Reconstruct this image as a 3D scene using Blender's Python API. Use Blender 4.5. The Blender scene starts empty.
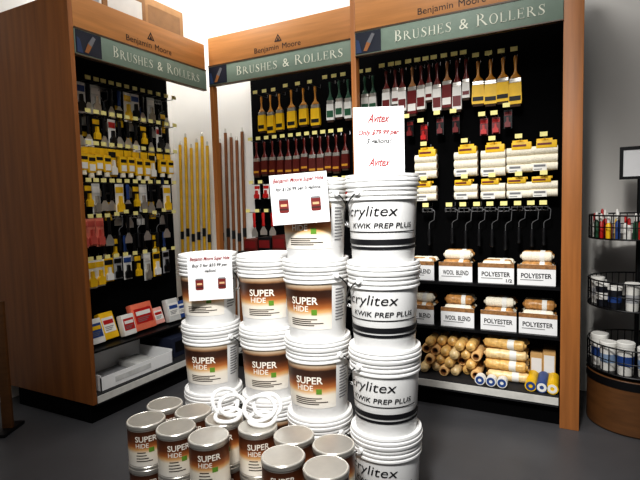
import bpy, bmesh, math, random
from mathutils import Vector, Matrix
random.seed(7)
SC = bpy.context.scene
C = SC.collection
R = math.radians
F = 490; HC = 1.34; YAW = 27.8; PITCH = 4.43; ROLL = -1.6
RM = Matrix.Rotation(R(YAW),3,'Z') @ Matrix.Rotation(R(90-PITCH),3,'X') @ Matrix.Rotation(R(ROLL),3,'Z')
ORD = ['first','second','third','fourth','fifth','sixth','seventh','eighth','ninth','tenth','eleventh','twelfth','thirteenth','fourteenth','fifteenth','sixteenth','seventeenth','eighteenth','nineteenth','twentieth']

def ray(px,py): return RM @ Vector(((px-320)/F,(240-py)/F,-1))
def atY(px,py,Y):
    d = ray(px,py); t = Y/d.y; return Vector((d.x*t, Y, HC+d.z*t))
def atX(px,py,X):
    d = ray(px,py); t = X/d.x; return Vector((X, d.y*t, HC+d.z*t))
def atZ(px,py,z):
    d = ray(px,py); t = (z-HC)/d.z; return Vector((d.x*t, d.y*t, z))
cs, sn = math.cos(R(YAW)), math.sin(R(YAW))
def gp(xc,zc,z=0): return Vector((xc*cs - zc*sn, xc*sn + zc*cs, z))   # room point from right/forward distances
def face(xc,zc,turn=0): return R(YAW) - math.atan2(xc,zc) + R(turn)
def face_at(p,turn=0): return math.atan2(-p.x,p.y) + R(turn)

# ------------------------------------------------------------------ materials
MATS = {}
def lin(c):
    c = c/255; return c/12.92 if c <= .04045 else ((c+.055)/1.055)**2.4
def L(rgb,k=1): return tuple(min(1,lin(v)*k) for v in rgb)+(1,)
def base_mat(name, rough, metal):
    m = bpy.data.materials.new(name); m.use_nodes = True
    b = m.node_tree.nodes['Principled BSDF']
    b.inputs['Roughness'].default_value = rough; b.inputs['Metallic'].default_value = metal
    return m, m.node_tree, b
def M(name, rgb, rough=.5, metal=0, var=.1, scale=18, bump=0, stretch=(1,1,1), spec=None):
    if name in MATS: return MATS[name]
    m, nt, b = base_mat(name, rough, metal); N = nt.nodes.new; K = nt.links.new
    if spec is not None: b.inputs['Specular IOR Level'].default_value = spec
    tc = N('ShaderNodeTexCoord'); mp = N('ShaderNodeMapping'); mp.inputs['Scale'].default_value = stretch
    nz = N('ShaderNodeTexNoise'); nz.inputs['Scale'].default_value = scale; nz.inputs['Detail'].default_value = 4
    cr = N('ShaderNodeValToRGB')
    cr.color_ramp.elements[0].position = .3; cr.color_ramp.elements[1].position = .7
    cr.color_ramp.elements[0].color = L(rgb,1-var); cr.color_ramp.elements[1].color = L(rgb,1+var)
    K(tc.outputs['Object'], mp.inputs['Vector']); K(mp.outputs['Vector'], nz.inputs['Vector'])
    K(nz.outputs['Fac'], cr.inputs['Fac']); K(cr.outputs['Color'], b.inputs['Base Color'])
    if bump:
        bp = N('ShaderNodeBump'); bp.inputs['Strength'].default_value = bump; bp.inputs['Distance'].default_value = .01
        K(nz.outputs['Fac'], bp.inputs['Height']); K(bp.outputs['Normal'], b.inputs['Normal'])
    MATS[name] = m; return m
def grad(name, z0, z1, stops, rough=.4, amt=.1):
    if name in MATS: return MATS[name]
    m, nt, b = base_mat(name, rough, 0); N = nt.nodes.new; K = nt.links.new
    tc = N('ShaderNodeTexCoord'); sx = N('ShaderNodeSeparateXYZ'); mr = N('ShaderNodeMapRange')
    mr.inputs['From Min'].default_value = z0; mr.inputs['From Max'].default_value = z1
    nz = N('ShaderNodeTexNoise'); nz.inputs['Scale'].default_value = 22
    ad = N('ShaderNodeMath'); ad.operation = 'MULTIPLY_ADD'; ad.inputs[1].default_value = amt
    sb = N('ShaderNodeMath'); sb.operation = 'SUBTRACT'; sb.inputs[1].default_value = amt/2
    cr = N('ShaderNodeValToRGB'); r = cr.color_ramp
    r.elements[0].position = stops[0][0]; r.elements[0].color = L(stops[0][1])
    r.elements[1].position = stops[-1][0]; r.elements[1].color = L(stops[-1][1])
    for p, c in stops[1:-1]:
        e = r.elements.new(p); e.color = L(c)
    K(tc.outputs['Object'], sx.inputs[0]); K(sx.outputs['Z'], mr.inputs['Value'])
    K(tc.outputs['Object'], nz.inputs['Vector']); K(nz.outputs['Fac'], ad.inputs[0]); K(mr.outputs[0], ad.inputs[2])
    K(ad.outputs[0], sb.inputs[0]); K(sb.outputs[0], cr.inputs['Fac']); K(cr.outputs['Color'], b.inputs['Base Color'])
    MATS[name] = m; return m

WOODV = M('wood_vertical',(164,106,56),.45,0,.16,6,0,(6,6,.35))
WOODP = M('wood_panel',(144,88,40),.5,0,.22,5,0,(5,5,.3))
WOODH = M('wood_horizontal',(188,130,76),.45,0,.13,6,0,(.4,6,6))
DWOOD = M('dark_wood',(100,66,36),.45,0,.2,6,0,(1,1,6))
BLACK = M('black_board',(5,5,6),.9,spec=.1)
BLACKP = M('black_plastic',(16,16,18),.4,spec=.35)
DECK = M('deck_grey',(44,44,46),.6,spec=.2)
WHITE = M('white_plastic',(240,240,239),.3,0,.01)
PAPER = M('white_paper',(238,238,238),.7,0,.01)
SILVER = M('silver_metal',(204,200,192),.3,.65,.06)
DSILVER = M('lid_metal',(194,188,176),.26,.6,.06)
RIMLIT = M('rim_lit_metal',(236,232,222),.24,.4,.03)  # lighter copy of the lid metal, rim highlight put into the colour
GROOVESHADE = M('groove_shaded_metal',(84,80,74),.35,.6,.05)  # darker copy of the lid metal, shade of the recess painted in
WIRE = M('wire_metal',(120,120,122),.35,.9)
SAGE = M('sage_green',(120,136,122),.55,0,.05)
CREAM = M('cream_ink',(222,222,204),.6,0,.02)
INK = M('dark_ink',(14,14,20),.6,0,.02)
BROWNINK = M('brown_ink',(46,28,18),.6,0,.02)
REDINK = M('red_ink',(136,14,24),.6,0,.02)
GREYINK = M('grey_ink',(120,120,122),.6,0,.02)
YELLOW = M('yellow_card',(236,190,30),.5,0,.1)
TAGY = M('tag_yellow',(236,226,150),.6,0,.05)
MAROON = M('maroon_card',(106,22,24),.45,0,.12)
RED = M('red_card',(186,34,32),.45)
GREENC = M('green_card',(44,92,66),.45)
PINK = M('salmon_card',(222,132,112),.5)
BLUE = M('blue_card',(44,74,134),.45)
TAN = M('tan_nap',(230,188,128),.9,0,.2,120,.4)
GOLD = M('gold_nap',(228,184,114),.25,0,.32,34,.7)
CREAMNAP = M('cream_nap',(238,230,210),.95,0,.12,120,.4)
CORE = M('core_brown',(150,100,56),.7)
CARDBOARD = M('cardboard',(176,134,92),.8,0,.08)
YPOLE = M('yellow_pole',(222,176,40),.35)
BPOLE = M('brown_pole',(128,78,38),.4)
CLEAR = M('grey_film',(206,206,202),.2,0,.1)
GREYC = M('grey_card',(176,176,178),.5)
WCARD = M('white_card',(230,228,222),.7,0,.03)

# ------------------------------------------------------------------ mesh builder
TX = {}
def txt(s, shear=0, bold=0):
    k = (s,shear,bold)
    if k in TX: return TX[k]
    cu = bpy.data.curves.new('t','FONT'); cu.body = s; cu.size = 1; cu.shear = shear; cu.offset = bold; cu.resolution_u = 3
    o = bpy.data.objects.new('t',cu); C.objects.link(o)
    dg = bpy.context.evaluated_depsgraph_get(); dg.update()
    me = bpy.data.meshes.new_from_object(o.evaluated_get(dg))
    vs = [v.co.copy() for v in me.vertices]; fs = [tuple(p.vertices) for p in me.polygons]
    x0 = min(v.x for v in vs); x1 = max(v.x for v in vs); y0 = min(v.y for v in vs); y1 = max(v.y for v in vs)
    vs = [(v.x-(x0+x1)/2, v.y-(y0+y1)/2) for v in vs]
    bpy.data.objects.remove(o); bpy.data.meshes.remove(me); bpy.data.curves.remove(cu)
    TX[k] = (vs,fs,x1-x0,y1-y0); return TX[k]

# roman capitals with serifs, thick stems and thin hairlines, unit height
def glyph(ch):
    P=[]; st=.105; th=.045; sf=.06
    rect=lambda a,b,c,d: P.append([(a,b),(c,b),(c,d),(a,d)])
    def stem(x):
        rect(x,0,x+st,1); rect(x-sf,0,x+st+sf,th); rect(x-sf,1-th,x+st+sf,1)
    def arc(cx,cz,ro,qo,ri,qi,a0,a1,cxi=None,n=12):
        ci=cx if cxi is None else cxi
        pt=[]
        for i in range(n+1):
            a=R(a0+(a1-a0)*i/n); c,s=math.cos(a),math.sin(a)
            pt.append(((cx+ro*c,cz+qo*s),(ci+ri*c,cz+qi*s)))
        for i in range(n): P.append([pt[i][0],pt[i+1][0],pt[i+1][1],pt[i][1]])
    if ch=='H': stem(.08); stem(.6); rect(.18,.475,.61,.52); w=.8
    elif ch=='E':
        stem(.08); rect(.18,.955,.6,1); rect(.18,.48,.48,.525); rect(.18,0,.63,.045); rect(.565,.8,.6,1); rect(.45,.4,.485,.61); rect(.595,0,.63,.22); w=.7
    elif ch=='L': stem(.08); rect(.18,0,.6,.045); rect(.565,0,.6,.25); w=.65
    elif ch=='B': stem(.08); arc(.18,.75,.34,.25,.23,.205,-90,90); arc(.18,.265,.42,.265,.29,.22,-90,90); w=.68
    elif ch=='R': stem(.08); arc(.18,.74,.38,.26,.27,.215,-90,90); P.append([(.3,.5),(.43,.5),(.82,.04),(.86,0),(.69,0)]); w=.86
    elif ch=='U':
        rect(.08,.28,.185,1); rect(.02,.955,.245,1); rect(.605,.28,.65,1); rect(.54,.955,.715,1); arc(.365,.28,.285,.295,.21,.25,180,360,.395); w=.78
    elif ch=='O': arc(.42,.5,.4,.52,.285,.475,0,360,None,24); w=.86
    elif ch=='S':
        c=[(.53,.78,.03),(.5,.88,.035),(.4,.965,.045),(.27,.97,.05),(.15,.88,.085),(.13,.74,.12),(.22,.61,.135),(.36,.5,.14),(.49,.38,.135),(.53,.24,.11),(.46,.1,.075),(.33,.02,.05),(.2,.03,.045),(.1,.12,.035),(.06,.24,.03)]
        pt=[]
        for i,(x,z,wd) in enumerate(c):
            a=c[max(i-1,0)]; b=c[min(i+1,len(c)-1)]; dx,dz=b[0]-a[0],b[1]-a[1]; l=math.hypot(dx,dz); nx,nz=-dz/l*wd/2,dx/l*wd/2
            pt.append(((x+nx,z+nz),(x-nx,z-nz)))
        for i in range(len(pt)-1): P.append([pt[i][0],pt[i+1][0],pt[i+1][1],pt[i][1]])
        rect(.515,.72,.55,1.0); rect(.04,0,.075,.28); w=.62
    else: w=.4
    return P,w

class MB:
    def __init__(s): s.v=[]; s.f=[]; s.m=[]
    def add(s, vs, fs, mi=0):
        o = len(s.v); s.v += [tuple(v) for v in vs]; s.f += [tuple(i+o for i in f) for f in fs]; s.m += [mi]*len(fs); return s
    def box(s, a, b, mi=0, bev=0):
        bm = bmesh.new(); bmesh.ops.create_cube(bm, size=1)
        for v in bm.verts:
            for i in range(3): v.co[i] = (a[i]+b[i])/2 + v.co[i]*(b[i]-a[i])
        if bev: bmesh.ops.bevel(bm, geom=bm.edges[:], offset=bev, segments=2, affect='EDGES', profile=.6)
        bm.verts.index_update()
        s.add([v.co[:] for v in bm.verts], [[v.index for v in f.verts] for f in bm.faces], mi); bm.free(); return s
    def lathe(s, prof, n=32, mi=0, sx=1, sy=1, mat=None, ring=False, mis=None):
        vs=[]; k=len(prof); st=len(s.v)
        for i in range(n):
            a = 2*math.pi*i/n
            for r,z in prof:
                v = Vector((r*math.cos(a)*sx, r*math.sin(a)*sy, z)); vs.append(mat @ v if mat else v)
        fs=[]; ms=[]
        for i in range(n):
            j=(i+1)%n
            for q in range(k if ring else k-1):
                q2=(q+1)%k
                fs.append((i*k+q, j*k+q, j*k+q2, i*k+q2)); ms.append(mis[q] if mis else mi)
        if not ring:
            if prof[0][0] > 0: fs.append(tuple(i*k for i in range(n))[::-1]); ms.append(mi)
            if prof[-1][0] > 0: fs.append(tuple(i*k+k-1 for i in range(n))); ms.append(mi)
        s.add(vs,fs,mi); s.m[-len(fs):]=ms
        return s
    def cyl(s, p0, p1, r, r2=None, n=12, mi=0):
        p0=Vector(p0); p1=Vector(p1); d=p1-p0
        m = Matrix.Translation(p0) @ d.to_track_quat('Z','Y').to_matrix().to_4x4()
        return s.lathe([(r,0),(r if r2 is None else r2, d.length)], n, mi, mat=m)
    def tube(s, path, r, n=6, closed=False, mi=0):
        P=[Vector(p) for p in path]; k=len(P); vs=[]; fs=[]; up=Vector((0,0,1)); prev=None
        for i,p in enumerate(P):
            if closed: t=P[(i+1)%k]-P[i-1]
            else: t=P[min(i+1,k-1)]-P[max(i-1,0)]
            t.normalize()
            if prev is None:
                a = up if abs(t.z)<.9 else Vector((1,0,0)); u=t.cross(a).normalized()
            else: u=(prev-t*prev.dot(t)).normalized()
            prev=u; w=t.cross(u)
            vs += [p+(u*math.cos(2*math.pi*j/n)+w*math.sin(2*math.pi*j/n))*r for j in range(n)]
        for i in range(k if closed else k-1):
            i2=(i+1)%k
            for j in range(n):
                j2=(j+1)%n; fs.append((i*n+j,i*n+j2,i2*n+j2,i2*n+j))
        if not closed: fs += [tuple(range(n))[::-1], tuple((k-1)*n+j for j in range(n))]
        return s.add(vs,fs,mi)
    def prism(s, pts, y0, y1, mi=0):      # outline in x,z
        n=len(pts); vs=[(x,y0,z) for x,z in pts]+[(x,y1,z) for x,z in pts]
        fs=[tuple(range(n)), tuple(range(2*n-1,n-1,-1))]+[(i,(i+n),(i+1)%n+n,(i+1)%n) for i in range(n)]
        return s.add(vs,fs,mi)
    def patch(s, r0, z0, r1, z1, a0, a1, n=20, mi=0):   # piece of a cone wall around front (-y)
        vs=[];fs=[]
        for i in range(n+1):
            a=a0+(a1-a0)*i/n
            vs += [(r0*math.sin(a),-r0*math.cos(a),z0),(r1*math.sin(a),-r1*math.cos(a),z1)]
        fs=[(2*i,2*i+2,2*i+3,2*i+1) for i in range(n)]
        return s.add(vs,fs,mi)
    def text(s, st, width, o, mi=0, height=None, shear=0, bold=0, cyl=None, y=0):
        vs,fs,w,h = txt(st,shear,bold); k=width/w; ky = height/h if height else k
        if cyl:
            out=[]
            for x,z in vs:
                zz=o[1]+z*ky; r=cyl(zz); a=(o[0]+x*k)/r; out.append((r*math.sin(a),-r*math.cos(a),zz))
        else: out=[(o[0]+x*k, y, o[1]+z*ky) for x,z in vs]
        return s.add(out,fs,mi)

def obj(name, mb, mats, parent=None, loc=(0,0,0), rot=(0,0,0)):
    me = bpy.data.meshes.new(name); me.from_pydata(mb.v,[],mb.f)
    for m in (mats if isinstance(mats,(list,tuple)) else [mats]): me.materials.append(m)
    me.polygons.foreach_set('material_index', mb.m)
    me.polygons.foreach_set('use_smooth', [True]*len(mb.f))
    me.update(); me.set_sharp_from_angle(angle=R(32))
    o = bpy.data.objects.new(name, me); C.objects.link(o); o.parent = parent
    o.location = loc; o.rotation_euler = rot
    return o
def tag(o, label, cat, group=None):
    o['label']=label; o['category']=cat
    if group: o['group']=group
    elif 'group' in o: del o['group']
    return o
def empty(name):
    o = bpy.data.objects.new(name,None); o.empty_display_size=.05; C.objects.link(o); return o
def struct(name, mb, m):
    o=obj(name,mb,m); o['kind']='structure'; return o
def dup(o, parent=None):
    c=o.copy(); C.objects.link(c); c.parent=parent
    for ch in list(o.children): dup(ch,c)
    return c
PROTO={}
def spawn(key, maker, label, cat, loc, rotz=0, group=None, tilt=0, sz=1):
    if key not in PROTO: PROTO[key]=maker(); o=PROTO[key]
    else: o=dup(PROTO[key])
    o.location=loc; o.rotation_euler=(tilt,0,rotz); o.scale=(1,1,sz)
    return tag(o,label,cat,group)

def serif_sign(parent, x0, z0, width, H, y):
    words=['BRUSHES','&','ROLLERS']; gap=.5; items=[]; x=0
    for w in words:
        one=[]
        for i,ch in enumerate(w):
            k=1.0 if i==0 else .8
            if ch=='&':
                one.append(('&',x,.8)); x+=.8+.06
            else:
                P,wd=glyph(ch); one.append((P,x,k)); x+=wd*k+.11
        x+=gap; items.append(one)
    sc=width/(x-gap)
    for one in items:
        m=MB()
        for P,xx,k in one:
            if P=='&': m.text('&',.72*sc,(x0+(xx+.38)*sc,z0+.42*H),height=.84*H,y=y)
            else:
                for poly in P: m.add([(x0+(xx+a*k)*sc,y,z0+b*k*H) for a,b in poly],[tuple(range(len(poly)))])
        obj('lettering',m,CREAM,parent)

# ------------------------------------------------------------------ room
struct('floor', MB().box((-5,-2.5,-.05),(3,3.78,0)), M('floor_concrete',(76,76,78),.4,0,.14,2.5,.02))
WALLM = M('wall_paint',(234,231,225),.8,0,.02,3)
struct('wall_back', MB().box((-5,3.72,0),(3,3.82,3.6)), WALLM)
struct('wall_left', MB().box((-3.68,-2.5,0),(-3.58,3.72,3.6)), WALLM)

# ------------------------------------------------------------------ display units
def display(label, loc, rot, W, D, zs, side):
    t = empty('display_unit'); t.location=loc; t.rotation_euler=(0,0,rot); tag(t,label,'display','brush and roller displays')
    zb, zm, zt = zs
    bx = .1 if side=='centre' else 0
    obj('back_panel', MB().box((bx,D,.12),(W,D+.03,zt-.05)), BLACK, t)
    hx1 = W-.1 if side=='right' else W
    hx0 = .035 if side=='right' else 0
    hb = obj('header_board', MB().box((hx0,0,zm),(hx1,.04,zt),0,.004), WOODH, t)
    cx=(hx0+hx1)/2+.02
    obj('lettering', MB().text('Benjamin', .215, (cx-.105,zm+.042), y=-.002, height=.05), BROWNINK, hb)
    obj('lettering', MB().text('Moore', .155, (cx+.112,zm+.047), y=-.002, height=.040), BROWNINK, hb)
    tr=MB()
    a=[(-.033,0),(.033,0),(0,.055)]; b=[(-.02,.009),(.02,.009),(0,.040)]
    z0=zm+.084
    tr.add([(cx+x,-.002,z0+z) for x,z in a+b],[(0,1,4,3),(1,2,5,4),(2,0,3,5)])
    tr.add([(cx+x,-.002,z0+z) for x,z in [(-.011,.009),(.011,.009),(0,.032)]],[(0,1,2)])
    obj('emblem', tr, BROWNINK, hb)
    sp = obj('sign_panel', MB().box((hx0,-.006,zb),(hx1,.034,zm-.004),0,.003), SAGE, t)
    pw=.2; av=hx1-hx0-pw
    serif_sign(sp, hx0+pw+.07*av, zb+.042, .85*av, .070, -.0085)
    pc=MB().box((hx0+.004,-.009,zb+.006),(hx0+pw-.02,-.007,zm-.01),0)
    pc.prism([(hx0+.06,zb+.02),(hx0+.085,zb+.016),(hx0+.11,zb+.06),(hx0+.085,zb+.075)],-.0115,-.009,1)
    pc.prism([(hx0+.085,zb+.075),(hx0+.11,zb+.06),(hx0+.14,zb+.115),(hx0+.12,zb+.125)],-.0115,-.009,2)
    pc.prism([(hx0+.01,zb+.01),(hx0+.05,zb+.01),(hx0+.03,zb+.09),(hx0+.01,zb+.1)],-.0113,-.009,3)
    obj('picture', pc, [M('picture_dark',(22,28,44),.5), M('picture_tan',(150,96,52),.5), M('picture_steel',(110,110,114),.4), M('picture_blue',(40,58,92),.5)], sp)
    obj('trim_strip', MB().box((hx0,-.009,zm-.006),(hx1,.0,zm+.004)), M('bronze_trim',(84,62,42),.4), t)
    obj('trim_strip', MB().box((hx0,-.008,zb-.006),(hx1,.03,zb)), M('bronze_trim',(84,62,42),.4), t)
    if side=='left':
        obj('side_panel', MB().box((-.03,0,.13),(0,.93,zt),0,.003), WOODP, t)
        obj('top_panel', MB().box((0,.04,zt-.04),(W,.85,zt-.01)), BLACK, t)
        obj('kick_board', MB().box((-.01,.05,0),(W,.8,.12)), BLACK, t)
    else: obj('kick_board', MB().box((bx+.02,.05,0),(W-.02,D,.12)), BLACK, t)
    if side=='centre':
        obj('post', MB().box((0,0,0),(.035,.045,zb-.007)), WOODV, t)
    if side=='right':
        obj('side_panel', MB().box((0,0,0),(.035,.06,zt),0,.003), WOODV, t)
        obj('side_panel', MB().box((W-.1,0,0),(W,D+.03,zt),0,.004), WOODV, t)
        obj('inner_lining', MB().box((W-.105,.012,.19),(W-.1005,D,zb)), BLACK, t)
    x0 = .041 if side=='right' else bx; x1 = W-.106 if side=='right' else W
    obj('deck', MB().box((x0,.0,.12),(x1,D-.001,.185)), DECK, t)
    obj('price_strip', MB().box((x0,-.008,.135),(x1,-.0005,.178)), M('strip_white',(204,202,196),.5), t)
    return t
XL=-2.62; YR=3.05; YC=3.15
BK={'left':XL-.42,'right':YR+.42,'centre':YC+.42}
dl = display('leftmost wooden display with a broad plain side panel, facing right', (XL,1.955,0), R(90), 1.15, .42, (2.25,2.40,2.60), 'left')
dc = display('middle wooden display directly behind the bucket stacks', (XL,YC,0), 0, 1.275, .42, (2.29,2.44,2.66), 'centre')
dr = display('rightmost wooden display holding the piled tan roller covers', (-1.34,YR,0), 0, 1.36, .42, (2.29,2.44,2.66), 'right')
for z in (.80,.50): obj('shelf', MB().box((.042,.12,z-.02),(1.252,.418,z)), BLACKP, dr)
obj('shelf', MB().box((.002,.12,.408),(1.148,.418,.42)), BLACKP, dl)
obj('shelf', MB().box((.12,.12,.93),(1.27,.418,.95)), BLACKP, dc)

# ------------------------------------------------------------------ peg goods
def mk_hook():
    r=empty('peg_hook')
    obj('rod', MB().tube([(0,.0985,.03),(0,.094,.0028),(0,-.07,.0028),(0,-.082,.012)],.0025), WIRE, r)
    obj('price_tag', MB().box((-.021,-.088,.004),(.021,-.0845,.031)), TAGY, r)
    return r
def mk_shorthook():
    r=empty('peg_hook')
    obj('rod', MB().tube([(0,.0435,.03),(0,.039,.0028),(0,-.012,.0028),(0,-.017,.010)],.0025), WIRE, r)
    return r
def mk_brush(hmat, kmat, bmat, w=.06, ln=.31, top=.6, tip=None):
    def f():
        r=empty('paint_brush')
        h=obj('handle', MB().lathe([(.003,0),(.009,-.003),(.0115,-.014),(.011,-.03),(.0075,-.065),(.0085,-.09),(.013,-.108),(w*.36,-.124),(w*.42,-.135)],16,sy=.5), hmat, r)
        obj('ferrule', MB().box((-w*.43,-.011,-.165),(w*.43,.011,-.135),0,.003).box((-w*.435,-.0118,-.146),(w*.435,.0118,-.142)).box((-w*.435,-.0118,-.158),(w*.435,.0118,-.154)), SILVER, r)
        k=obj('keeper', MB().prism([(-w*.45,-.163),(w*.45,-.163),(w*.5,-ln+.02),(w*.47,-ln),(-w*.47,-ln),(-w*.5,-ln+.02)],-.0145,.0145), kmat, r)
        obj('label_band', MB().box((-w*.42,-.0165,-ln+.02),(w*.42,-.0148,-ln+.02+top*(ln-.2))), bmat, k)
        obj('bristles', MB().prism([(-w*.42,-ln-.0001),(w*.42,-ln-.0001),(w*.40,-ln-.016),(-w*.40,-ln-.016)],-.011,.011), tip or M('bristle_dark',(60,40,26),.8), r)
        return r
    return f
def mk_knife(hm,card=None):
    def f():
        r=empty('putty_knife')
        obj('handle', MB().lathe([(.004,0),(.014,-.004),(.016,-.03),(.012,-.08),(.016,-.115),(.009,-.123)],12,sy=.6), hm, r)
        obj('blade', MB().prism([(-.009,-.122),(.009,-.122),(.034,-.165),(.034,-.2),(-.034,-.2),(-.034,-.165)],-.0012,.0012), SILVER, r)
        if card: obj('blade_guard', MB().box((-.036,-.004,-.208),(.036,.004,-.155),0,.0015), card, r)
        return r
    return f
def mk_card(cm, pm, w=.07, h=.15, pm2=None):
    def f():
        r=empty('carded_tool')
        c=obj('card', MB().box((-w/2,-.001,-h),(w/2,.001,0)), cm, r)
        obj('blister', MB().prism([(-w*.12,-h*.4),(w*.12,-h*.4),(w*.15,-h*.62),(w*.36,-h*.7),(w*.36,-h*.93),(-w*.36,-h*.93),(-w*.36,-h*.7),(-w*.15,-h*.62)],-.022,-.0012), pm, r)
        obj('band', MB().box((-w*.44,-.0025,-h*.30),(w*.44,-.0012,-h*.1)), pm2 or pm, c)
        return r
    return f
def mk_rollpack(cm, nm, w=.155, n=3, rr=.026, hd=.03, cw=(-.05,.4), cl=1.0):
    def f():
        r=empty('roller_pack')
        c=obj('card', MB().box((-w*.3,-.001,-hd),(w*.3,.001,0)).box((w*cw[0],-rr*2-.002,-hd-rr*cl),(w*cw[1],-.0012,-hd+.012),0,.004), cm, r)
        obj('print_block', MB().box((w*cw[0]+.006,-rr*2-.004,-hd-rr*.6),(w*cw[1]-.03,-rr*2-.0022,-hd-.004)), MAROON, c)
        z=-hd-rr*.72-rr; zt=z
        for i in range(n):
            obj('roller_sleeve', MB().cyl((-w*.5,-rr,z),(w*.5,-rr,z),rr,n=16).cyl((-w*.505,-rr,z),(w*.505,-rr,z),rr*.55,n=12,mi=1), [nm,CORE], r); z-=2*rr-.001
        if n>1:
            wp=obj('wrapper_label', MB().box((-w*.42,-rr*2-.0025,z+rr*1.0),(w*.1,-rr*2-.0008,z+rr*2.6)), WCARD, r)
            obj('print_block', MB().box((-w*.38,-rr*2-.0036,z+rr*1.9),(w*.05,-rr*2-.0026,z+rr*2.4)).box((-w*.38,-rr*2-.0036,z+rr*1.25),(-w*.08,-rr*2-.0026,z+rr*1.45)), GREYINK, wp)
        return r
    return f
def mk_bagpack(cm, nm):
    def f():
        r=empty('bagged_roller')
        c=obj('card', MB().box((-.033,-.001,-.05),(.033,.001,0)).box((-.033,-.036,-.168),(.033,-.0012,-.048),0,.012), cm, r)
        obj('window', MB().box((-.022,-.0385,-.155),(.022,-.0362,-.112)), nm, c)
        obj('print_block', MB().box((-.024,-.0385,-.092),(.024,-.0362,-.07)), INK, c)
        obj('roller_sleeve', MB().cyl((0,-.019,-.198),(0,-.019,-.1675),.0195,n=14), CREAMNAP, r)
        return r
    return f
ROD=M('dull_rod',(124,124,126),.4,.5)
def mk_frame(hm, ln=.078):
    def f():
        r=empty('paint_roller')
        cg=MB()
        for q in range(4):
            a=R(45+90*q); y,z=.015*math.cos(a),-.02+.015*math.sin(a)
            cg.tube([(-ln/2-.004,y,z),(ln/2-.016,y,z)],.002,5)
        for x in (-ln/2-.004,-.01,ln/2-.016): cg.tube([(x,.015*math.cos(R(30*i)),-.02+.015*math.sin(R(30*i))) for i in range(12)],.0022,5,True)
        obj('cage', cg, ROD, r)
        h=ln/2
        obj('rod', MB().tube([(h-.016,0,-.02),(h-.006,0,-.02),(h,0,-.03),(h-.004,0,-.085),(.008,0,-.1),(0,0,-.112),(0,0,-.15)],.003), ROD, r)
        obj('handle', MB().lathe([(.007,-.145),(.012,-.15),(.015,-.18),(.012,-.22),(.015,-.25),(.008,-.258)],12), hm, r)
        return r
    return f
COUNT={}
def hang(bay, pxs, pyref, pxref, key, maker, phrase, cat, row, stand=.1, hook=True, vary=.06):
    for px in pxs:
        k=(bay,row,phrase); i=COUNT.get(k,0); COUNT[k]=i+1
        if bay=='left':
            X=BK[bay]+stand; z=atX(pxref,pyref,X).z; y=atX(px,pyref,X).y; loc=Vector((X,y,z)); rot=R(90)
        else:
            Y=BK[bay]-stand; z=atY(pxref,pyref,Y).z; loc=Vector((atY(px,pyref,Y).x,Y,z)); rot=0
        jit = 2 if cat in ('paint roller','roller pack','roller') else 7
        spawn(key,maker, f'{ORD[i]} {phrase} from the left, {row} of the {bay} display', cat, loc, rot+R(random.uniform(-jit,jit)), f'goods hanging in the {row} of the {bay} display', sz=random.uniform(1-vary,1+vary))
        if stand<.06: spawn('shook',mk_shorthook, f'short wire peg hook in the {row} of the {bay} display','hook',loc,rot,f'short peg hooks in the {row} of the {bay} display')
        elif hook: spawn('hook',mk_hook, f'wire peg hook with pale yellow price tag in the {row} of the {bay} display','hook',loc,rot,f'peg hooks in the {row} of the {bay} display')
def mix(bay, x0, x1, n, pyref, pxref, kinds, row, stand=.1):
    for i in range(n):
        key,mk,phrase,cat=kinds[i%len(kinds)]
        hang(bay,[x0+(x1-x0)*i/(n-1)+random.uniform(-.4,.4)],pyref,pxref,key,mk,phrase,cat,row,stand,True,.1)
REDH=M('red_handle',(96,28,22),.3)
TANH=M('tan_handle',(150,104,60),.35)
RB=mk_brush(REDH,WCARD,MAROON,.062,.30,.62)
RB2=mk_brush(TANH,MAROON,WCARD,.068,.32,.4)
RB3=mk_brush(REDH,WCARD,MAROON,.05,.26,.4)
YB=mk_brush(M('ochre_handle',(180,122,40),.35),YELLOW,INK,.07,.3,.3)
YB2=mk_brush(M('ochre_handle',(180,122,40),.35),YELLOW,INK,.08,.29,.3)
GB=mk_brush(M('green_handle',(40,80,60),.35),WCARD,GREENC,.062,.28)
MBR=mk_brush(REDH,M('oxblood',(84,26,20),.45),M('mustard_band',(190,136,44),.5),.062,.28,.22)
WB=('lc1',mk_card(WCARD,BLACKP,.072,.19,BLUE),'white and blue carded tool','tool')
WC=('lc7',mk_card(CLEAR,DSILVER,.072,.2,WCARD),'clear packet with steel tool','tool')
GK=('lc2',mk_card(GREYC,BLACKP,.07,.18),'grey and black carded tool','tool')
BY=('lc3',mk_card(BLACKP,YELLOW,.064,.17),'black and yellow carded tool','tool')
WR=('lc6',mk_card(WCARD,BLACKP,.07,.19,RED),'white card with red band','tool')
WY=('lc8',mk_card(WCARD,YELLOW,.074,.2,YELLOW),'large white and yellow carded tool','tool')
KN=('kn',mk_knife(BLACKP),'black-handled putty knife','putty knife')
KW=('knw',mk_knife(BLACKP,WCARD),'white-guarded putty knife','putty knife')
KB=('kn3',mk_knife(BLUE,BLACKP),'blue-handled scraper','scraper')
BP=('bp',mk_bagpack(YELLOW,WCARD),'yellow bagged mini roller','roller')
YW=('lc5',mk_card(YELLOW,WCARD,.07,.18,INK),'yellow and white carded tool','tool')
FR_=('rf',mk_frame(BLACKP),'wire roller frame','paint roller')
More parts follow.
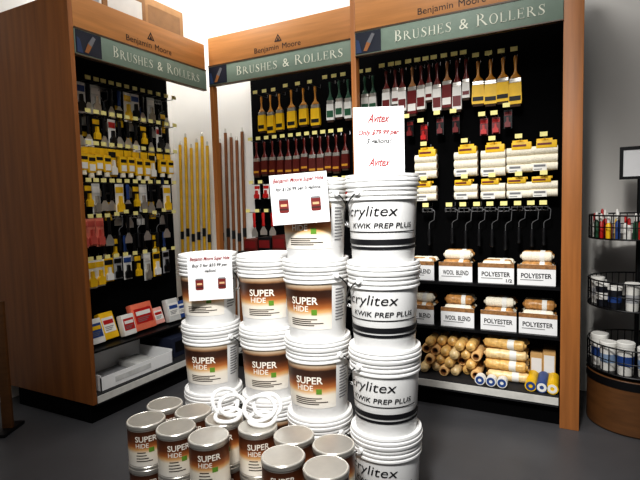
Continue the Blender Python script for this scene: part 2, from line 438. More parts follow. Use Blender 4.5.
# right display
KIND={'w':('rb',RB,'white and maroon paint brush'),'m':('rb2',RB2,'maroon paint brush with tan handle'),'s':('rb3',RB3,'narrow white and maroon paint brush')}
for px,kd in ((386,'w'),(395,'s'),(402,'w'),(412,'m'),(421,'w'),(429,'s'),(437,'w'),(447,'m'),(457,'w'),(466,'s')):
    hang('right',[px],64,430,*KIND[kd],'paint brush','top row',vary=.09)
hang('right',[478,490.5,503,515.5],58,498,'yb2',YB2,'yellow paint brush','paint brush','top row')
hang('right',[424,484,496],118,490,'rc',mk_card(MAROON,RED,.05,.11),'small red carded tool','tool','second row')
hang('right',[410,440,456,508],114,470,'bd',mk_card(BLACKP,MAROON,.05,.12),'small black and maroon carded tool','tool','second row')
hang('right',[427,467,494,520,544.5],142,497,'rp',mk_rollpack(YELLOW,CREAMNAP,.15,3,.027,cw=(-.3,.47),cl=1.3),'white roller cover pack','roller pack','third row')
hang('right',[427,467,494,520,544.5],178,497,'rp2',mk_rollpack(YELLOW,CREAMNAP,.15,2,.025,.015,(-.47,.25),1.0),'short white roller pack','roller pack','fourth row')
hang('right',[429,452,465.5,479,492,505.5,519,532,544],206,497,'rf',FR_[1],FR_[2],'paint roller','fifth row',vary=.12)
# centre display
hang('centre',[261,270,279],92,290,'yb',YB,'narrow yellow paint brush','paint brush','top row')
hang('centre',[291,303,315],90,290,'yb2',YB2,'wide yellow paint brush','paint brush','top row')
hang('centre',[330,339,348,365,373],88,290,'gb',GB,'green and white paint brush','paint brush','top row')
hang('centre',[256,264,272,280,288,296,304,312,320,328,336,345],139,290,'mb',MBR,'dark maroon paint brush','paint brush','second row')
hang('centre',[257,266,340,349],183,290,'kc',mk_card(WCARD,RED,.06,.13),'white and red carded tool','tool','third row')
hang('centre',[254,263,272],212,290,'kn2',mk_knife(RED),'red-handled putty knife','putty knife','fourth row')
# left display
mix('left',80,165,12,91,120,[WB,KN,WC,FR_,KN,KB,WY],'top row')
mix('left',84,162,8,104,120,[KN,KB,KN,BY],'rear top row',.045)
mix('left',80,166,12,121,120,[KN,KW,BY,KN,WR,KN],'second row')
mix('left',84,162,8,134,120,[BY,KN,KW,KN],'rear second row',.045)
mix('left',80,167,12,150,120,[BP,BP,BP,BP,YW],'third row')
mix('left',84,162,8,168,120,[KN,KN,GK,KB],'rear third row',.045)
mix('left',80,166,12,184,120,[KB,BY,WC,KN,KN,WY],'fourth row')
mix('left',84,162,8,200,120,[KN,KW,BY,KN],'rear fourth row',.045)
hang('left',[82,90.5,99],217,120,'lc4',mk_card(PINK,M('salmon_dark',(196,92,80),.5),.07,.2),'salmon pink sanding pack','sanding pack','fifth row')
hang('left',[118,137,156],214,120,'rf',None,FR_[2],'paint roller','fifth row')
hang('left',[108.5,127.5,146.5,166],216,120,'kn',None,KN[2],'putty knife','fifth row')
mix('left',104,164,7,236,120,[KN,BY,KB,KN],'rear fifth row',.045)
hang('left',[82,90.5,99],256,120,'lc8',WY[1],WY[2],'tool','sixth row')
mix('left',108,166,7,256,120,[YW,GK,WB,BY,WC],'sixth row')

# ------------------------------------------------------------------ packets and boxes
def mk_packet(w,d,h,c1,c2,name='packet',c3=None):
    def f():
        r=empty(name)
        b=obj('body', MB().box((-w/2,-d/2,0),(w/2,d/2,h),0,min(.008,h*.2,d*.2)), c1, r)
        lp=MB().box((-w*.4,-d/2-.0015,h*.25),(w*.4,-d/2-.0002,h*.8))
        obj('label_panel', lp, c2, b)
        if c3:
            obj('print_block', MB().box((-w*.34,-d/2-.003,h*.55),(w*.34,-d/2-.0017,h*.7)), c3, b)
            pr=MB()
            for q in range(3): pr.box((-w*.32,-d/2-.003,h*(.32+.06*q)),(w*(.1+.09*q),-d/2-.0017,h*(.345+.06*q)))
            obj('small_print', pr, GREYINK, b)
        return r
    return f
sy=1.985
SHELF=[('white packet with yellow label',WCARD,YELLOW,.2,INK,.1),('white packet with blue label',WCARD,BLUE,.17,YELLOW,.11),('yellow packet with white label',YELLOW,WCARD,.19,RED,.12),('white packet with red label',WCARD,RED,.15,WCARD,.11),
 ('salmon pink packet with red label',M('salmon_orange',(228,120,92),.5),RED,.2,WCARD,.2),('pink packet with white label',M('pale_pink',(232,170,158),.5),WCARD,.13,RED,.1),('grey packet with white label',CLEAR,WCARD,.18,BLUE,.12),('blue packet with white label',BLUE,WCARD,.14,BLUE,.1),('black packet with yellow label',BLACKP,YELLOW,.17,INK,.09)]
for i,(lb,c1,c2,h,c3,w) in enumerate(SHELF):
    spawn('sp%d'%i, mk_packet(w,.05,h,c1,c2,c3=c3), lb+' leaning on the left display shelf','packet',(XL-.20-.02*(i%3),sy+w/2,.4325),R(90+random.uniform(-4,4)),'packets on the left display shelf',tilt=R(-14-3*(i%3))); sy+=w+.008
for i,(x) in enumerate((-2.40,-2.26,-2.12)):
    spawn('redbox%d'%i, mk_packet(.13,.2,.10+.015*i,M('oxblood',(84,26,20),.45) if i!=1 else BLACKP,MAROON,'carton'), f'{ORD[i]} dark red carton from the left on the middle display shelf','carton',(x,YC+.26,.9505),0,'dark cartons on the middle display shelf')
t=empty('display_tray'); t.location=(XL-.20,2.32,.186); t.rotation_euler=(0,0,R(90)); tag(t,'open white cardboard tray on the bottom deck of the left display','tray')
mb=MB()
for a,b in (((-.31,-.17,0),(.31,-.164,.085)),((-.31,.164,0),(.31,.17,.16)),((-.31,-.17,0),(-.304,.17,.1)),((.304,-.17,0),(.31,.17,.1))): mb.box(a,b)
obj('tray_walls', mb, WHITE, t)
obj('shaded_tray_floor', MB().box((-.304,-.164,0),(.304,.164,.006)), GREYC, t)  # grey instead of white: shade inside the tray painted as floor colour
obj('label_panel', MB().box((-.2,-.172,.025),(.1,-.1702,.06)), M('pale_grey',(206,206,204),.6), t)
spawn('traypack',mk_packet(.16,.24,.05,CLEAR,BLUE), 'grey packet lying flat inside the open white tray','packet',(XL-.20,2.46,.1925),R(84))
spawn('stackpk', mk_packet(.3,.22,.15,M('navy_bag',(34,40,58),.5),BLACKP), 'dark navy packet on the left deck beyond the white tray','packet',(XL-.2,2.84,.1855),R(90))
ZT=2.5905
spawn('topbox', mk_packet(.4,.35,.26,CARDBOARD,M('tape_tan',(150,112,74),.5),'carton'),'brown cardboard carton on top of the left display, farthest from its side panel','carton',(XL-.32,2.84,ZT),R(90))
spawn('topbox2', mk_packet(.36,.35,.22,M('cardboard_dark',(156,116,78),.8),WCARD,'carton'),'darker brown carton in the middle of the row on top of the left display','carton',(XL-.28,2.44,ZT),R(90))
spawn('topbox3', mk_packet(.24,.3,.2,WCARD,GREYC,'carton'),'small white carton on top of the left display nearest its side panel','carton',(XL-.24,2.12,ZT),R(90))

# ------------------------------------------------------------------ roller bins on right display
RX=Matrix.Rotation(R(-90),4,'X')
def mk_sleeve(nm,ln=.24,rr=.03):
    def f():
        r=empty('roller_cover')
        obj('nap', MB().lathe([(rr*.62,0),(rr*.9,0),(rr,.006),(rr,ln-.006),(rr*.9,ln),(rr*.62,ln)],18,mat=RX,ring=True), nm, r)
        obj('core', MB().lathe([(rr*.5,-.003),(rr*.63,-.003),(rr*.63,ln+.003),(rr*.5,ln+.003)],16,mat=RX,ring=True), CORE, r)
        return r
    return f
PH=.126; BW=.107
def mk_bin(title):
    def f():
        r=empty('shelf_bin')
        b=MB().box((-.1,-.11,0),(.1,.13,.074)).box((-BW,-.11,0),(-.1,.13,.12)).box((.1,-.11,0),(BW,.13,.12))
        obj('tray', b, BLACKP, r)
        p=obj('label_plate', MB().box((-BW,-.114,.0),(BW,-.1102,PH)), PAPER, r)
        ws=title.split('|'); main=ws[-1].split(' ')
        if len(main)==2:
            obj('lettering', MB().text(main[0],.072,(-.044,.058),y=-.1150,height=.030,bold=.02), INK, p)
            obj('lettering', MB().text(main[1],.078,(.045,.058),y=-.1150,height=.030,bold=.02), INK, p)
        else: obj('lettering', MB().text(main[0],.17,(.0,.058),y=-.1150,height=.030,bold=.02), INK, p)
        if len(ws)>1: obj('lettering', MB().text(ws[0],.035,(.078,.02),y=-.1160,height=.02,bold=.02), INK, p)
        obj('colour_band', MB().box((-BW,-.1155,.1),(BW,-.1142,PH)), M('tan_label',(150,108,66),.6,0,.4,60), p)
        obj('rule', MB().box((-.09,-.1152,.03),(.04,-.1142,.034)), GREYINK, p)
        return r
    return f
def mk_wrapped(ln,rr,nm=None,end=False):
    def f():
        r=empty('wrapped_roller')
        m=(Matrix.Translation((0,0,rr*1.02)) @ RX) if end else (Matrix.Translation((-ln/2,0,rr*1.02)) @ Matrix.Rotation(R(90),4,'Y'))
        obj('nap', MB().lathe([(rr*.25,-.014),(rr*.5,-.004),(rr*.85,0),(rr,.012),(rr*1.0,ln*.3),(rr*.96,ln*.34),(rr,ln*.4),(rr*.97,ln*.8),(rr,ln-.012),(rr*.85,ln),(rr*.5,ln+.004),(rr*.25,ln+.014)],16,mat=m), nm or GOLD, r)
        obj('label_band', MB().lathe([(rr*1.004,ln*.60),(rr*1.02,ln*.61),(rr*1.02,ln*.76),(rr*1.004,ln*.77)],16,mat=m,ring=True), WCARD, r)
        return r
    return f
BN=M('brown_nap',(186,136,80),.35,0,.4,34,.6)
for row,(zs,pys) in enumerate(((.8005,285),(.5005,335))):
    pxs = (418,455,495.5,536) if row==0 else (418,457,498,537.5)
    names = ('WOOL BLEND','WOOL BLEND','1/2|POLYESTER','POLYESTER') if row==0 else ('WOOL BLEND','WOOL BLEND','POLYESTER','POLYESTER')
    for i,px in enumerate(pxs):
        x=min(atY(px,pys,3.19).x,-.196)
        wh=('upper','lower')[row]
        spawn('bin_'+names[i], mk_bin(names[i]), f'{ORD[i]} white-labelled bin from the left on the {wh} shelf of the right display','bin',(x,3.315,zs),0,'labelled roller bins on the right display')
        for q,(dy,up) in enumerate(((-.070,0),(-.001,0),(.068,0),(-.036,1),(.034,1))):
            if row==0 and up and i%2==0: continue
            w=(i+row+q)%2
            spawn('slv%d'%w,mk_wrapped(.164,.0325,BN if w else CREAMNAP,False),f'{("cream","brown")[w]} wrapped roller lying crosswise in the {ORD[i]} bin from left, {wh} shelf','roller cover',(x+random.uniform(-.004,.004),3.315+dy,zs+.0745+up*.0585),R(random.uniform(-1,1)),f'{("cream","brown")[w]} roller covers in the {ORD[i]} bin on the {wh} shelf')
# heap of roller covers on the deck
x0=atY(422,388,3.2).x; rr=.0325
CRW=M('cream_wrap',(236,206,154),.28,0,.24,34,.6)
for lay in range(4):
    for k in range((6,5,6,5)[lay]):
        q=random.random(); end=q<.7
        z=.1857+lay*.0578+random.uniform(0,.001)
        loc=(x0+.035+k*.0668+(lay%2)*.0333,3.185+random.uniform(-.07,.025),z if end else z+rr)
        key='pile%d'%(0 if not end else 1 if q<.45 else 2)
        mk=mk_sleeve(TAN,.23,rr) if not end else mk_wrapped(.23,rr,GOLD if q<.45 else CRW,True)
        lb={'pile0':'bare hollow tan roller cover','pile1':'golden plastic-wrapped roller cover','pile2':'cream plastic-wrapped roller cover'}[key]
        spawn(key, mk, lb+' end-on in the heap on the right display\'s bottom deck','roller cover',loc,R(random.uniform(-1.5,1.5)),lb+'s heaped on the deck')
xw=x0+.55; n=0
for lay in range(4):
    for k in range(3 if lay<3 else 2):
        spawn('wr%d'%(n%2), mk_wrapped(.235,.032,GOLD if n%2 else CRW), f'{("cream","golden")[n%2]} wrapped roller lying crosswise in layer {ORD[lay]} from the deck of the heap','roller cover',(xw+random.uniform(-.012,.008)-.006*lay,3.19+k*.079+lay*.01,.1860+lay*.0655),R(random.uniform(-3,3)+(-10 if k==0 and lay==3 else 0)),f'{("cream","golden")[n%2]} crosswise rollers, layer {lay+1} of the heap'); n+=1
def mk_roll(c1,c2,rr,ln):
    def f():
        r=empty('wrapped_roll')
        obj('wrapper', MB().lathe([(rr,0),(rr,ln)],18,mat=RX), c1, r)
        obj('end_disc', MB().lathe([(rr*.35,-.002),(rr*.8,-.002),(rr*.8,-.0002),(rr*.35,-.0002)],18,mat=RX,ring=True), c2, r)
        return r
    return f
for i,px in enumerate((480,491,502)):
    p=atY(px,390,3.065); spawn('bluroll',mk_roll(WCARD,BLUE,.031,.05),f'{ORD[i]} white roll with blue end from the left in front of the tan heap','roll',(p.x,3.056,.2165),0,'blue and white rolls on the deck')
for i,(px,c1,c2,lb) in enumerate(((531,YELLOW,BLUE,'yellow roll with blue end'),(542,BLUE,WCARD,'blue roll with white end'),(552.5,YELLOW,WCARD,'yellow roll with white end'))):
    p=atY(px,395,3.1); spawn('yr%d'%i,mk_roll(c1,c2,.033,.2),lb+' at the right end of the right display deck','roll',(p.x,3.07,.2187),0)
for i,(px,h) in enumerate(((537,.12),(549.5,.15))):
    p=atY(px,380,3.36); spawn('bagpk%d'%i,mk_packet(.074,.12,h+.05,M('kraft_bag',(206,166,110),.6),PAPER), ('tan','taller tan')[i]+' packet with white label behind the yellow and blue rolls','packet',(p.x,3.36,.1855),0)

# ------------------------------------------------------------------ extension poles in the corner
def mk_pole(c,h):
    def f():
        r=empty('extension_pole')
        obj('shaft', MB().cyl((0,0,0),(0,0,h),.0145,n=10), c, r)
        obj('grip', MB().cyl((0,0,.0),(0,0,.02),.0165,n=10), BLACKP, r)
        obj('lock_collar', MB().cyl((0,0,h*.52),(0,0,h*.56),.0165,n=10), BLACKP, r)
        obj('threaded_tip', MB().lathe([(.010,h),(.010,h+.03),(.006,h+.04)],10), SILVER, r)
        return r
    return f
for i,px in enumerate((180,185.5,191,196.5,202,207)):
    Y=(3.635,3.595)[i%2]; p=atY(px,240,Y); spawn('yp%d'%(i%3),mk_pole(YPOLE,(1.94,2.0,1.9)[i%3]),f'{ORD[i]} yellow extension pole from the left, standing in the white corner','pole',(p.x,Y,0.0),0,'yellow extension poles in the corner',tilt=R(-1.9))
for i,px in enumerate((221,227,232.5,238,243.5)):
    Y=(3.655,3.620)[i%2]; p=atY(px,240,Y); spawn('bpo%d'%(i%3),mk_pole(BPOLE,(1.92,2.0,1.96)[i%3]),f'{ORD[i]} brown extension pole from the left, right of the wooden post','pole',(p.x,Y,0.0),0,'brown extension poles in the corner',tilt=R(-1.2))

# ------------------------------------------------------------------ five gallon buckets
PITCH_B=.36
def rb(z): return .131+.016*min(z,.3)/.3+.0012
LABG=grad('label_gradient',.055,.258,[(0,(240,236,228)),(.30,(240,231,214)),(.39,(226,178,120)),(.48,(180,110,58)),(.60,(116,64,34)),(.72,(66,38,25)),(.86,(54,32,22)),(.90,(150,112,80)),(1,(224,206,180))],amt=.03)
PALE=M('pale_ink',(248,242,230),.6,0,.01)
DEEP=M('deep_brown_ink',(34,20,12),.6,0,.01)
LEAF=M('leaf_green',(104,150,50),.5)
def mk_bucket(kind):
    def f():
        r=empty('paint_bucket')
        obj('body', MB().lathe([(.0,.004),(.118,.004),(.122,0),(.128,0),(.131,.006),(.1448,.262),(.1535,.263),(.1535,.270),(.1458,.273),(.1460,.281),(.1535,.283),(.1535,.290),(.1460,.293),(.1463,.301),(.1535,.303),(.1535,.309),(.147,.311),(.147,.33)],48), WHITE, r)
        obj('lid', MB().lathe([(.149,.316),(.1555,.316),(.1576,.320),(.1576,.329),(.1515,.332),(.1515,.337),(.1570,.339),(.1570,.347),(.1510,.350),(.1510,.354),(.1545,.356),(.153,.366),(.142,.367),(.139,.361),(0,.3595)],48), WHITE, r)
        if kind=='hide':
            cy=lambda z:rb(z)+.0012
            lb=obj('label', MB().patch(rb(.055),.055,rb(.258),.258,R(-84),R(34),28), LABG, r)
            obj('lettering', MB().text('SUPER',.13,(-.045,.186),cyl=cy,height=.034,bold=.02), PALE, lb)
            obj('lettering', MB().text('HIDE',.078,(-.064,.150),cyl=cy,height=.026,bold=.015), PALE, lb)
            obj('badge', MB().patch(rb(.121)+.001,.122,rb(.144)+.001,.147,-.08,.1,4), LEAF, lb)
            pr=MB()
            for q,(z,a0,a1) in enumerate(((.10,-.85,.1),(.091,-.85,-.1),(.082,-.85,.3),(.073,-.85,0))): pr.patch(cy(z),z,cy(z),z+.004,a0,a1,10)
            obj('small_print', pr, BROWNINK, lb)
            pr=MB()
            for q in range(11): pr.patch(rb(.09+q*.014)+.0004,.09+q*.014,rb(.09+q*.014)+.0004,.095+q*.014,R(42),R(60+(q*7)%9),5)
            o=obj('side_print', pr, GREYINK, r)
        else:
            obj('lettering', MB().text('Acrylitex',.285,(-.086,.212),cyl=lambda z:rb(z)+.0012,height=.055,shear=.2,bold=-.004), INK, r)
            obj('lettering', MB().text('KWIK PREP PLUS',.275,(-.012,.160),cyl=lambda z:rb(z)+.0012,height=.021,shear=.15,bold=.008), INK, r)
            for a,b in ((.082,.104),(.062,.074)): obj('stripe', MB().patch(rb(a)+.0012,a,rb(b)+.0012,b,R(-180),R(180),48), INK, r)
            obj('stripe', MB().patch(rb(.128)+.0012,.132,rb(.133)+.0012,.136,R(-82),R(62),24), INK, r)
        R2=.1610; pts=[]; sg=-1 if kind!='hide' else 1
        b=R(-40 if sg<0 else 40)
        for i in range(25):
            a=R(180+180*i/24); x,y=sg*R2*abs(math.sin(a)), R2*math.cos(a)
            pts.append((x*math.cos(b)-y*math.sin(b), x*math.sin(b)+y*math.cos(b), .296-.15*abs(math.sin(a))**1.3))
        bl=obj('bail', MB().tube(pts,.0032,6), M('bail_wire',(60,60,62),.35,.6), r)
        obj('grip', MB().tube(pts[9:16],.007,8), WHITE, bl)
        for q in (0,-1):
            p=Vector(pts[q]); d=Vector((p.x,p.y,0)).normalized()
            obj('ear', MB().cyl(p-d*.014,p+d*.005,.012,n=12), WHITE, r)
        return r
    return f
ST=[('acrylic',.267,2.08,4,'prep',0),('b',-.023,2.27,4,'hide',-2),('c',-.275,2.50,3,'hide',2),('d',-.60,2.60,3,'hide',0)]
for key,xc,zc,n,kind,turn in ST:
    for i in range(n):
        pos=(['bottom','second from bottom','third from bottom','topmost'] if n==4 else ['bottom','middle','topmost'])[i]
        what={'acrylic':f'white bucket with black script lettering, {pos} of its four-bucket stack',
              'b':f'brown-labelled white bucket, {pos} of the four-high stack in the middle',
              'c':f'brown-labelled white bucket, {pos} of the three-high stack between two others',
              'd':f'brown-labelled white bucket, {pos} of the leftmost three-high stack'}[key]
        spawn('bucket_'+kind,mk_bucket(kind),what,'bucket',gp(xc,zc,i*PITCH_B),face(xc,zc,turn+random.uniform(-4,4)),'stacked white paint buckets')

# ------------------------------------------------------------------ gallon cans
CANG=grad('can_gradient',.016,.172,[(0,(244,238,228)),(.38,(241,232,214)),(.47,(226,178,120)),(.56,(178,108,56)),(.70,(112,62,34)),(1,(66,38,25))],amt=.05)
def mk_can():
    r=empty('paint_can')
    obj('body', MB().lathe([(0,.003),(.077,.003),(.079,0),(.0835,0),(.0835,.010),(.081,.013),(.081,.174),(.0840,.178),(.0840,.192),(.0815,.195)],40), SILVER, r)
    obj('lid', MB().lathe([(.0812,.1948),(.0790,.1968),(.0760,.1955),(.0740,.1815),(.0690,.1815),(.067,.1935),(.0630,.1935),(.0605,.186),(.05,.186),(.048,.190),(.0455,.186),(0,.186)],44,mis=[1,1,2,2,0,1,2,0,0,0,0]), [DSILVER,RIMLIT,GROOVESHADE], r)
    cy=lambda z:.0824
    lb=obj('label', MB().patch(.0816,.016,.0816,.170,R(-180),R(180),40), CANG, r)
    obj('lettering', MB().text('SUPER',.095,(0,.138),cyl=cy,height=.026,bold=.02), PALE, lb)
    obj('lettering', MB().text('HIDE',.056,(-.018,.109),cyl=cy,height=.020,bold=.015), PALE, lb)
    obj('badge', MB().patch(.0822,.078,.0822,.098,.12,.40,4), LEAF, lb)
    pr=MB()
    for z,a0,a1 in ((.076,-.5,-.05),(.063,-.55,.0),(.050,-.55,.1),(.038,-.55,.3)): pr.patch(.0823,z,.0823,z+.004,a0,a1,8)
    obj('small_print', pr, BROWNINK, lb)
    return r
P1=atZ(146,419,.391); P6=atZ(326,467,.391); u=(P6-P1)/5; ud=u.normalized(); pd=Vector((-ud.y,ud.x,0))
FR=['front row, far left end','front row, second from the left','front row, third from the left',None,'front row, second from the right','front row, nearest the camera']
BR=['back row, far left end','back row, second from the left','back row, third from the left','back row, third from the right','back row, second from the right','back row, right end']
canpos=[]
for row in (0,1):
    for i in range(6):
        p=P1+u*i+(ud*-.052+pd*.161 if row else Vector((0,0,0))); p.z=0; canpos.append(p)
        lb=(FR,BR)[row][i]
        spawn('can',mk_can,'brown-labelled gallon can in the bottom layer of the can pile','can',p,face_at(p,random.uniform(-12,12)),'bottom layer of gallon cans')
        if lb: spawn('can',mk_can,f'brown gallon can with silver lid, top layer, {lb}','can',p+Vector((0,0,.1970)),face_at(p,random.uniform(-14,6)),'top layer of gallon cans')
def mk_coil(seed, tilts):
    def f():
        rnd=random.Random(seed)
        r=empty('strap_coil')
        for q,(tl,y0) in enumerate(tilts):
            rad=rnd.uniform(.048,.058); ph=rnd.random()*6; dx=rnd.uniform(-.012,.012); st,ct=math.sin(R(tl)),math.cos(R(tl)); yw=R(rnd.uniform(-14,14)); pts=[]
            for i in range(36):
                a=2*math.pi*i/36; x=rad*1.18*math.cos(a)*(1+.05*math.cos(2*a+ph)); v=rad*math.sin(a)*(1+.06*math.sin(2*a+ph))
                yy=(v+rad)*ct; zz=.0105+(rad*1.09+v)*st+.0015*q
                pts.append((dx+x*math.cos(yw)-yy*math.sin(yw), y0+x*math.sin(yw)+yy*math.cos(yw), max(.0095,zz)))
            obj('loop', MB().tube(pts,.0090,8,True), WHITE, r)
        return r
    return f
p=canpos[9]+Vector((.015,.02,.394)); spawn('coil1',mk_coil(3,((9,-.04),(56,-.01),(68,.025))),'coil of white strap loops lying on the can lids, right one of two','coil',p,face_at(p,-12),'white coils on the cans')
p=canpos[8]+Vector((.045,.0,.394)); spawn('coil2',mk_coil(8,((10,-.04),(48,-.01),(66,.03))),'coil of white strap loops lying on the can lids, left one of two','coil',p,face_at(p,30),'white coils on the cans')

# ------------------------------------------------------------------ paper signs
def sheet(name,label,w,h,lines,pics,loc,rotz,tilt=0,roll=0,stand=False):
    r=empty(name); r.location=loc; r.rotation_euler=(tilt,roll,rotz); tag(r,label,'sign','paper price signs')
    p=obj('paper', MB().box((-w/2,-.001,0),(w/2,.0005,h)), PAPER, r)
    for s,wd,zf,ht,mat,sh,bd in lines:
        obj('lettering', MB().text(s,wd,(0,h*zf),y=-.0026,height=ht,shear=sh,bold=bd), mat, p)
    for x,zf,pw,ph in pics:
        z=h*zf
        obj('picture', MB().prism([(x-pw*.46,z-ph*.42),(x-pw*.3,z-ph*.48),(x+pw*.3,z-ph*.48),(x+pw*.46,z-ph*.42),(x+pw*.46,z+ph*.36),(x-pw*.46,z+ph*.36)],-.0022,-.0011,0)
            .prism([(x-pw*.5,z+ph*.36),(x+pw*.5,z+ph*.36),(x+pw*.36,z+ph*.48),(x-pw*.36,z+ph*.48)],-.0022,-.0011,2).box((x-pw*.3,-.003,z-ph*.06),(x+pw*.3,-.0023,z+ph*.1),3).box((x-pw*.46,-.0028,z-ph*.3),(x+pw*.46,-.0023,z-ph*.2),1),
            [M('pic_red',(112,26,24),.6),M('pic_brown',(58,26,20),.6),GREYINK,M('pic_tan',(206,168,126),.6)], p)
    if stand: obj('acrylic_stand', MB().box((-w/2,-.002,-.004),(w/2,.05,-.001)).box((-w/2,.001,-.004),(w/2,.003,h)), CLEAR, r)
    return r
d=.170
def onstack(xc,zc,turn):
    a=face(xc,zc,turn); g=gp(xc,zc); return g+Vector((math.sin(a),-math.cos(a),0))*d, a
g,a=onstack(-.023,2.27,-9); g.z=1.25
sheet('price_sign','landscape price sign with two dark can pictures taped to the middle stack\'s top bucket',.25,.215,
  [('Benjamin Moore Super Hide',.22,.87,.025,REDINK,.35,.02),('for $126.99 per 5 gallons!',.2,.70,.020,INK,.25,.02)],[(-.07,.38,.046,.064),(.07,.38,.046,.064)],g+Vector((math.cos(a),math.sin(a),0))*-.03,a,0,R(-3))
g,a=onstack(-.60,2.60,0); g.z=.865
sheet('price_sign','square price sign hung on the leftmost bucket stack',.218,.235,
  [('Benjamin Moore Super Hide',.195,.88,.024,REDINK,.35,.02),('Buy 3 for $33.99 per',.175,.74,.02,INK,.25,.02),('gallon!',.06,.62,.019,INK,.25,.02)],[(-.055,.35,.042,.06),(.055,.35,.042,.06)],g+Vector((math.cos(a),math.sin(a),0))*.008,a)
a=face(.255,2.0,4); g=gp(.255,2.05,4*PITCH_B+.0115)
sheet('price_sign','tall portrait price sign standing on the script-lettered bucket stack',.208,.272,
  [('Avitex',.092,.83,.036,REDINK,.5,.02),('Only $79.99 per',.168,.61,.026,REDINK,.3,.025),('5 gallons!',.105,.48,.025,INK,.3,.02),('Avitex',.092,.17,.035,REDINK,.5,.02)],[],g,a,stand=True)

# ------------------------------------------------------------------ spinner rack on the right
rx,ry=.31,3.32
rk=empty('spinner_rack'); rk.location=(rx,ry,0); tag(rk,'round black wire rack on a brown drum at the right edge','rack')
obj('drum', MB().lathe([(.24,0),(.25,.01),(.25,.30),(.24,.31),(0,.31)],48), DWOOD, rk)
obj('drum_band', MB().lathe([(.2505,.262),(.254,.264),(.254,.306),(.2505,.308)],48,ring=True), BLACKP, rk)
obj('pole', MB().cyl((0,0,.31),(0,0,1.42),.012), BLACKP, rk)
def ringpath(r,z,n=36): return [(r*math.cos(2*math.pi*i/n),r*math.sin(2*math.pi*i/n),z) for i in range(n)]
BASK=[(.335,.15),(.70,.15),(1.09,.13)]
for z,h in BASK:
    m=MB()
    for zz in (z,z+h*.5,z+h): m.tube(ringpath(.25,zz),.0045 if zz!=z+h*.5 else .003,5,True)
    for i in range(40):
        q=2*math.pi*i/40; m.tube([(.25*math.cos(q),.25*math.sin(q),z),(.25*math.cos(q),.25*math.sin(q),z+h)],.0024,4)
    m.lathe([(.0,z-.004),(.249,z-.004),(.249,z),(0,z)],36)
    obj('wire_basket', m, BLACKP, rk)
def mk_pen(c,k):
    def f():
        r=empty('craft_bottle')
        obj('body', MB().lathe([(.012,0),(.013,.003),(.013,.085),(.006,.1)],10), c, r)
        obj('cap', MB().lathe([(.008,.1),(.0075,.135),(.004,.145)],10), k, r)
        return r
    return f
cols=[(RED,'red'),(GREENC,'green'),(WCARD,'white'),(BLUE,'blue'),(YELLOW,'yellow'),(PINK,'pink')]
for i in range(26):
    a=R(145+i*7.2); rad=.22 if i%2 else .185
    c,nm=cols[(i*5+i//3)%6]
    spawn('pen'+nm,mk_pen(c,WCARD if nm!='white' else RED),f'slim {nm} craft bottle in the top basket of the wire rack','bottle',(rx+rad*math.cos(a),ry+rad*math.sin(a),1.0905),0,f'{nm} craft bottles in the top wire basket',sz=random.uniform(.8,1.15))
def mk_tub(c,k,rr,h):
    def f():
        r=empty('tub')
        obj('body', MB().lathe([(rr*.85,0),(rr*.88,.004),(rr,h*.9)],24), c, r)
        obj('lid', MB().lathe([(rr*1.04,h*.88),(rr*1.05,h),(rr*.98,h+.004),(0,h+.002)],24), WCARD, r)
        obj('label_band', MB().patch(rr*.94,h*.3,rr*.965,h*.6,R(-180),R(180),24), k, r)
        return r
    return f
DT=M('dark_tub',(30,32,40),.5)
for i,aa in enumerate((158,183,208,233,258,283,308)):
    a=R(aa); k=i%3
    spawn('tubm%d'%k,mk_tub((DT,WCARD,DT)[k],(BLUE,GREYC,WCARD)[k],.036,(.12,.15,.13)[k]),f'{ORD[i]} small tub from the left in the middle basket of the wire rack','tub',(rx+.2*math.cos(a),ry+.2*math.sin(a),.7005),0,'tubs in the middle wire basket')
for i,aa in enumerate((160,190,220,250,280,310)):
    a=R(aa)
    spawn('tubl%d'%(i%2),mk_tub(WCARD,BLUE if i%2 else M('pale_blue',(130,150,176),.5),.044,.16+.02*(i%2)),f'{ORD[i]} white and blue pail from the left in the lowest rack basket','pail',(rx+.19*math.cos(a),ry+.19*math.sin(a),.3355),0,'pails in the lowest wire basket')
r=empty('rack_sign'); r.location=(rx,ry,1.4205); r.rotation_euler=(0,0,R(-5)); tag(r,'small black-framed white card on top of the wire rack pole','sign')
obj('card', MB().box((-.085,-.002,0),(.085,.0,.17)), PAPER, r)
obj('frame', MB().box((-.1,.0005,-.0),(.1,.006,.185)).box((-.1,-.006,0),(-.082,.0,.185)).box((.082,-.006,0),(.1,.0,.185)).box((-.082,-.006,.167),(.082,0,.185)).box((-.082,-.006,0),(.082,-.0022,.016)), BLACKP, r)
p=gp(-1.935,2.9)
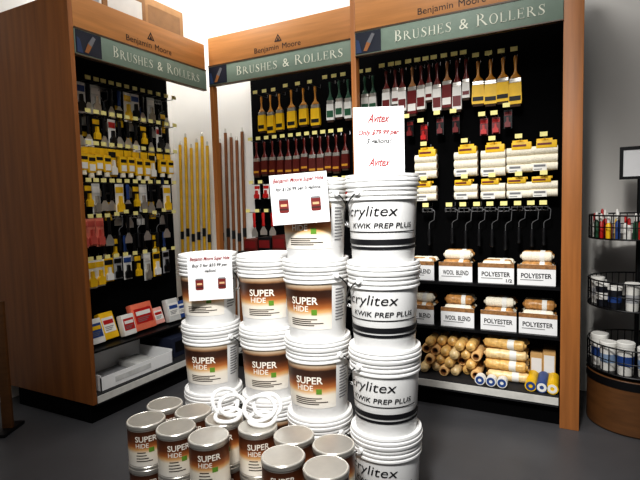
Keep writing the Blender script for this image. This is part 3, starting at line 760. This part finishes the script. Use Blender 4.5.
cb=empty('wooden_plank'); cb.location=(p.x,p.y,0); cb.rotation_euler=(0,0,R(YAW)); tag(cb,'thin dark brown upright plank at the far left edge','plank')
obj('board', MB().box((-.03,-.012,.02),(.03,.012,.80),0,.003), DWOOD, cb)
obj('foot', MB().box((-.04,-.1,0),(.04,.1,.0195),0,.003), BLACKP, cb)

# ------------------------------------------------------------------ light, world, camera
def aim(o,loc,target):
    o.location=loc; o.rotation_euler=(Vector(target)-Vector(loc)).to_track_quat('-Z','Y').to_euler()
def area(name,loc,target,size,power,col=(1,1,1)):
    l=bpy.data.lights.new(name,'AREA'); l.energy=power; l.size=size; l.color=col
    o=bpy.data.objects.new(name,l); C.objects.link(o); aim(o,loc,target)
sp=bpy.data.lights.new('added_vignette_spot','SPOT'); sp.energy=590; sp.spot_size=R(59); sp.spot_blend=1; sp.shadow_soft_size=.22; sp.color=(1,.985,.96)  # added spot, its soft falloff stands in for vignetted corners
so=bpy.data.objects.new('added_vignette_spot',sp); C.objects.link(so); aim(so,(-.35,-.1,3.2),(-1.0,2.45,.98))
area('ceiling_lamp',(-.3,.1,3.3),(-1.2,2.6,.9),1.2,20,(1,.985,.96))
area('added_corner_fill',(-2.75,2.75,3.5),(-3.05,3.72,1.9),.6,25,(1,.985,.96))  # added fill that brightens the white corner, not a fitting of the shop
area('added_wall_wash',(-1.9,3.0,3.5),(-2.0,3.72,2.7),.6,8,(1,.985,.96))  # added wash light for the wall above the displays
area('top_lamp',(-.9,1.6,3.6),(-.9,2.0,0),.9,32,(1,.985,.97))
w=bpy.data.worlds.new('World'); SC.world=w; w.use_nodes=True
w.node_tree.nodes['Background'].inputs[0].default_value=(.95,.97,1,1); w.node_tree.nodes['Background'].inputs[1].default_value=.07
cd=bpy.data.cameras.new('camera'); cd.sensor_width=36; cd.lens=36*F/640
co=bpy.data.objects.new('camera',cd); C.objects.link(co); co.location=(0,0,HC); co.rotation_euler=RM.to_euler(); SC.camera=co
SC.view_settings.view_transform='Standard'
try: SC.view_settings.look='Medium High Contrast'
except Exception: pass
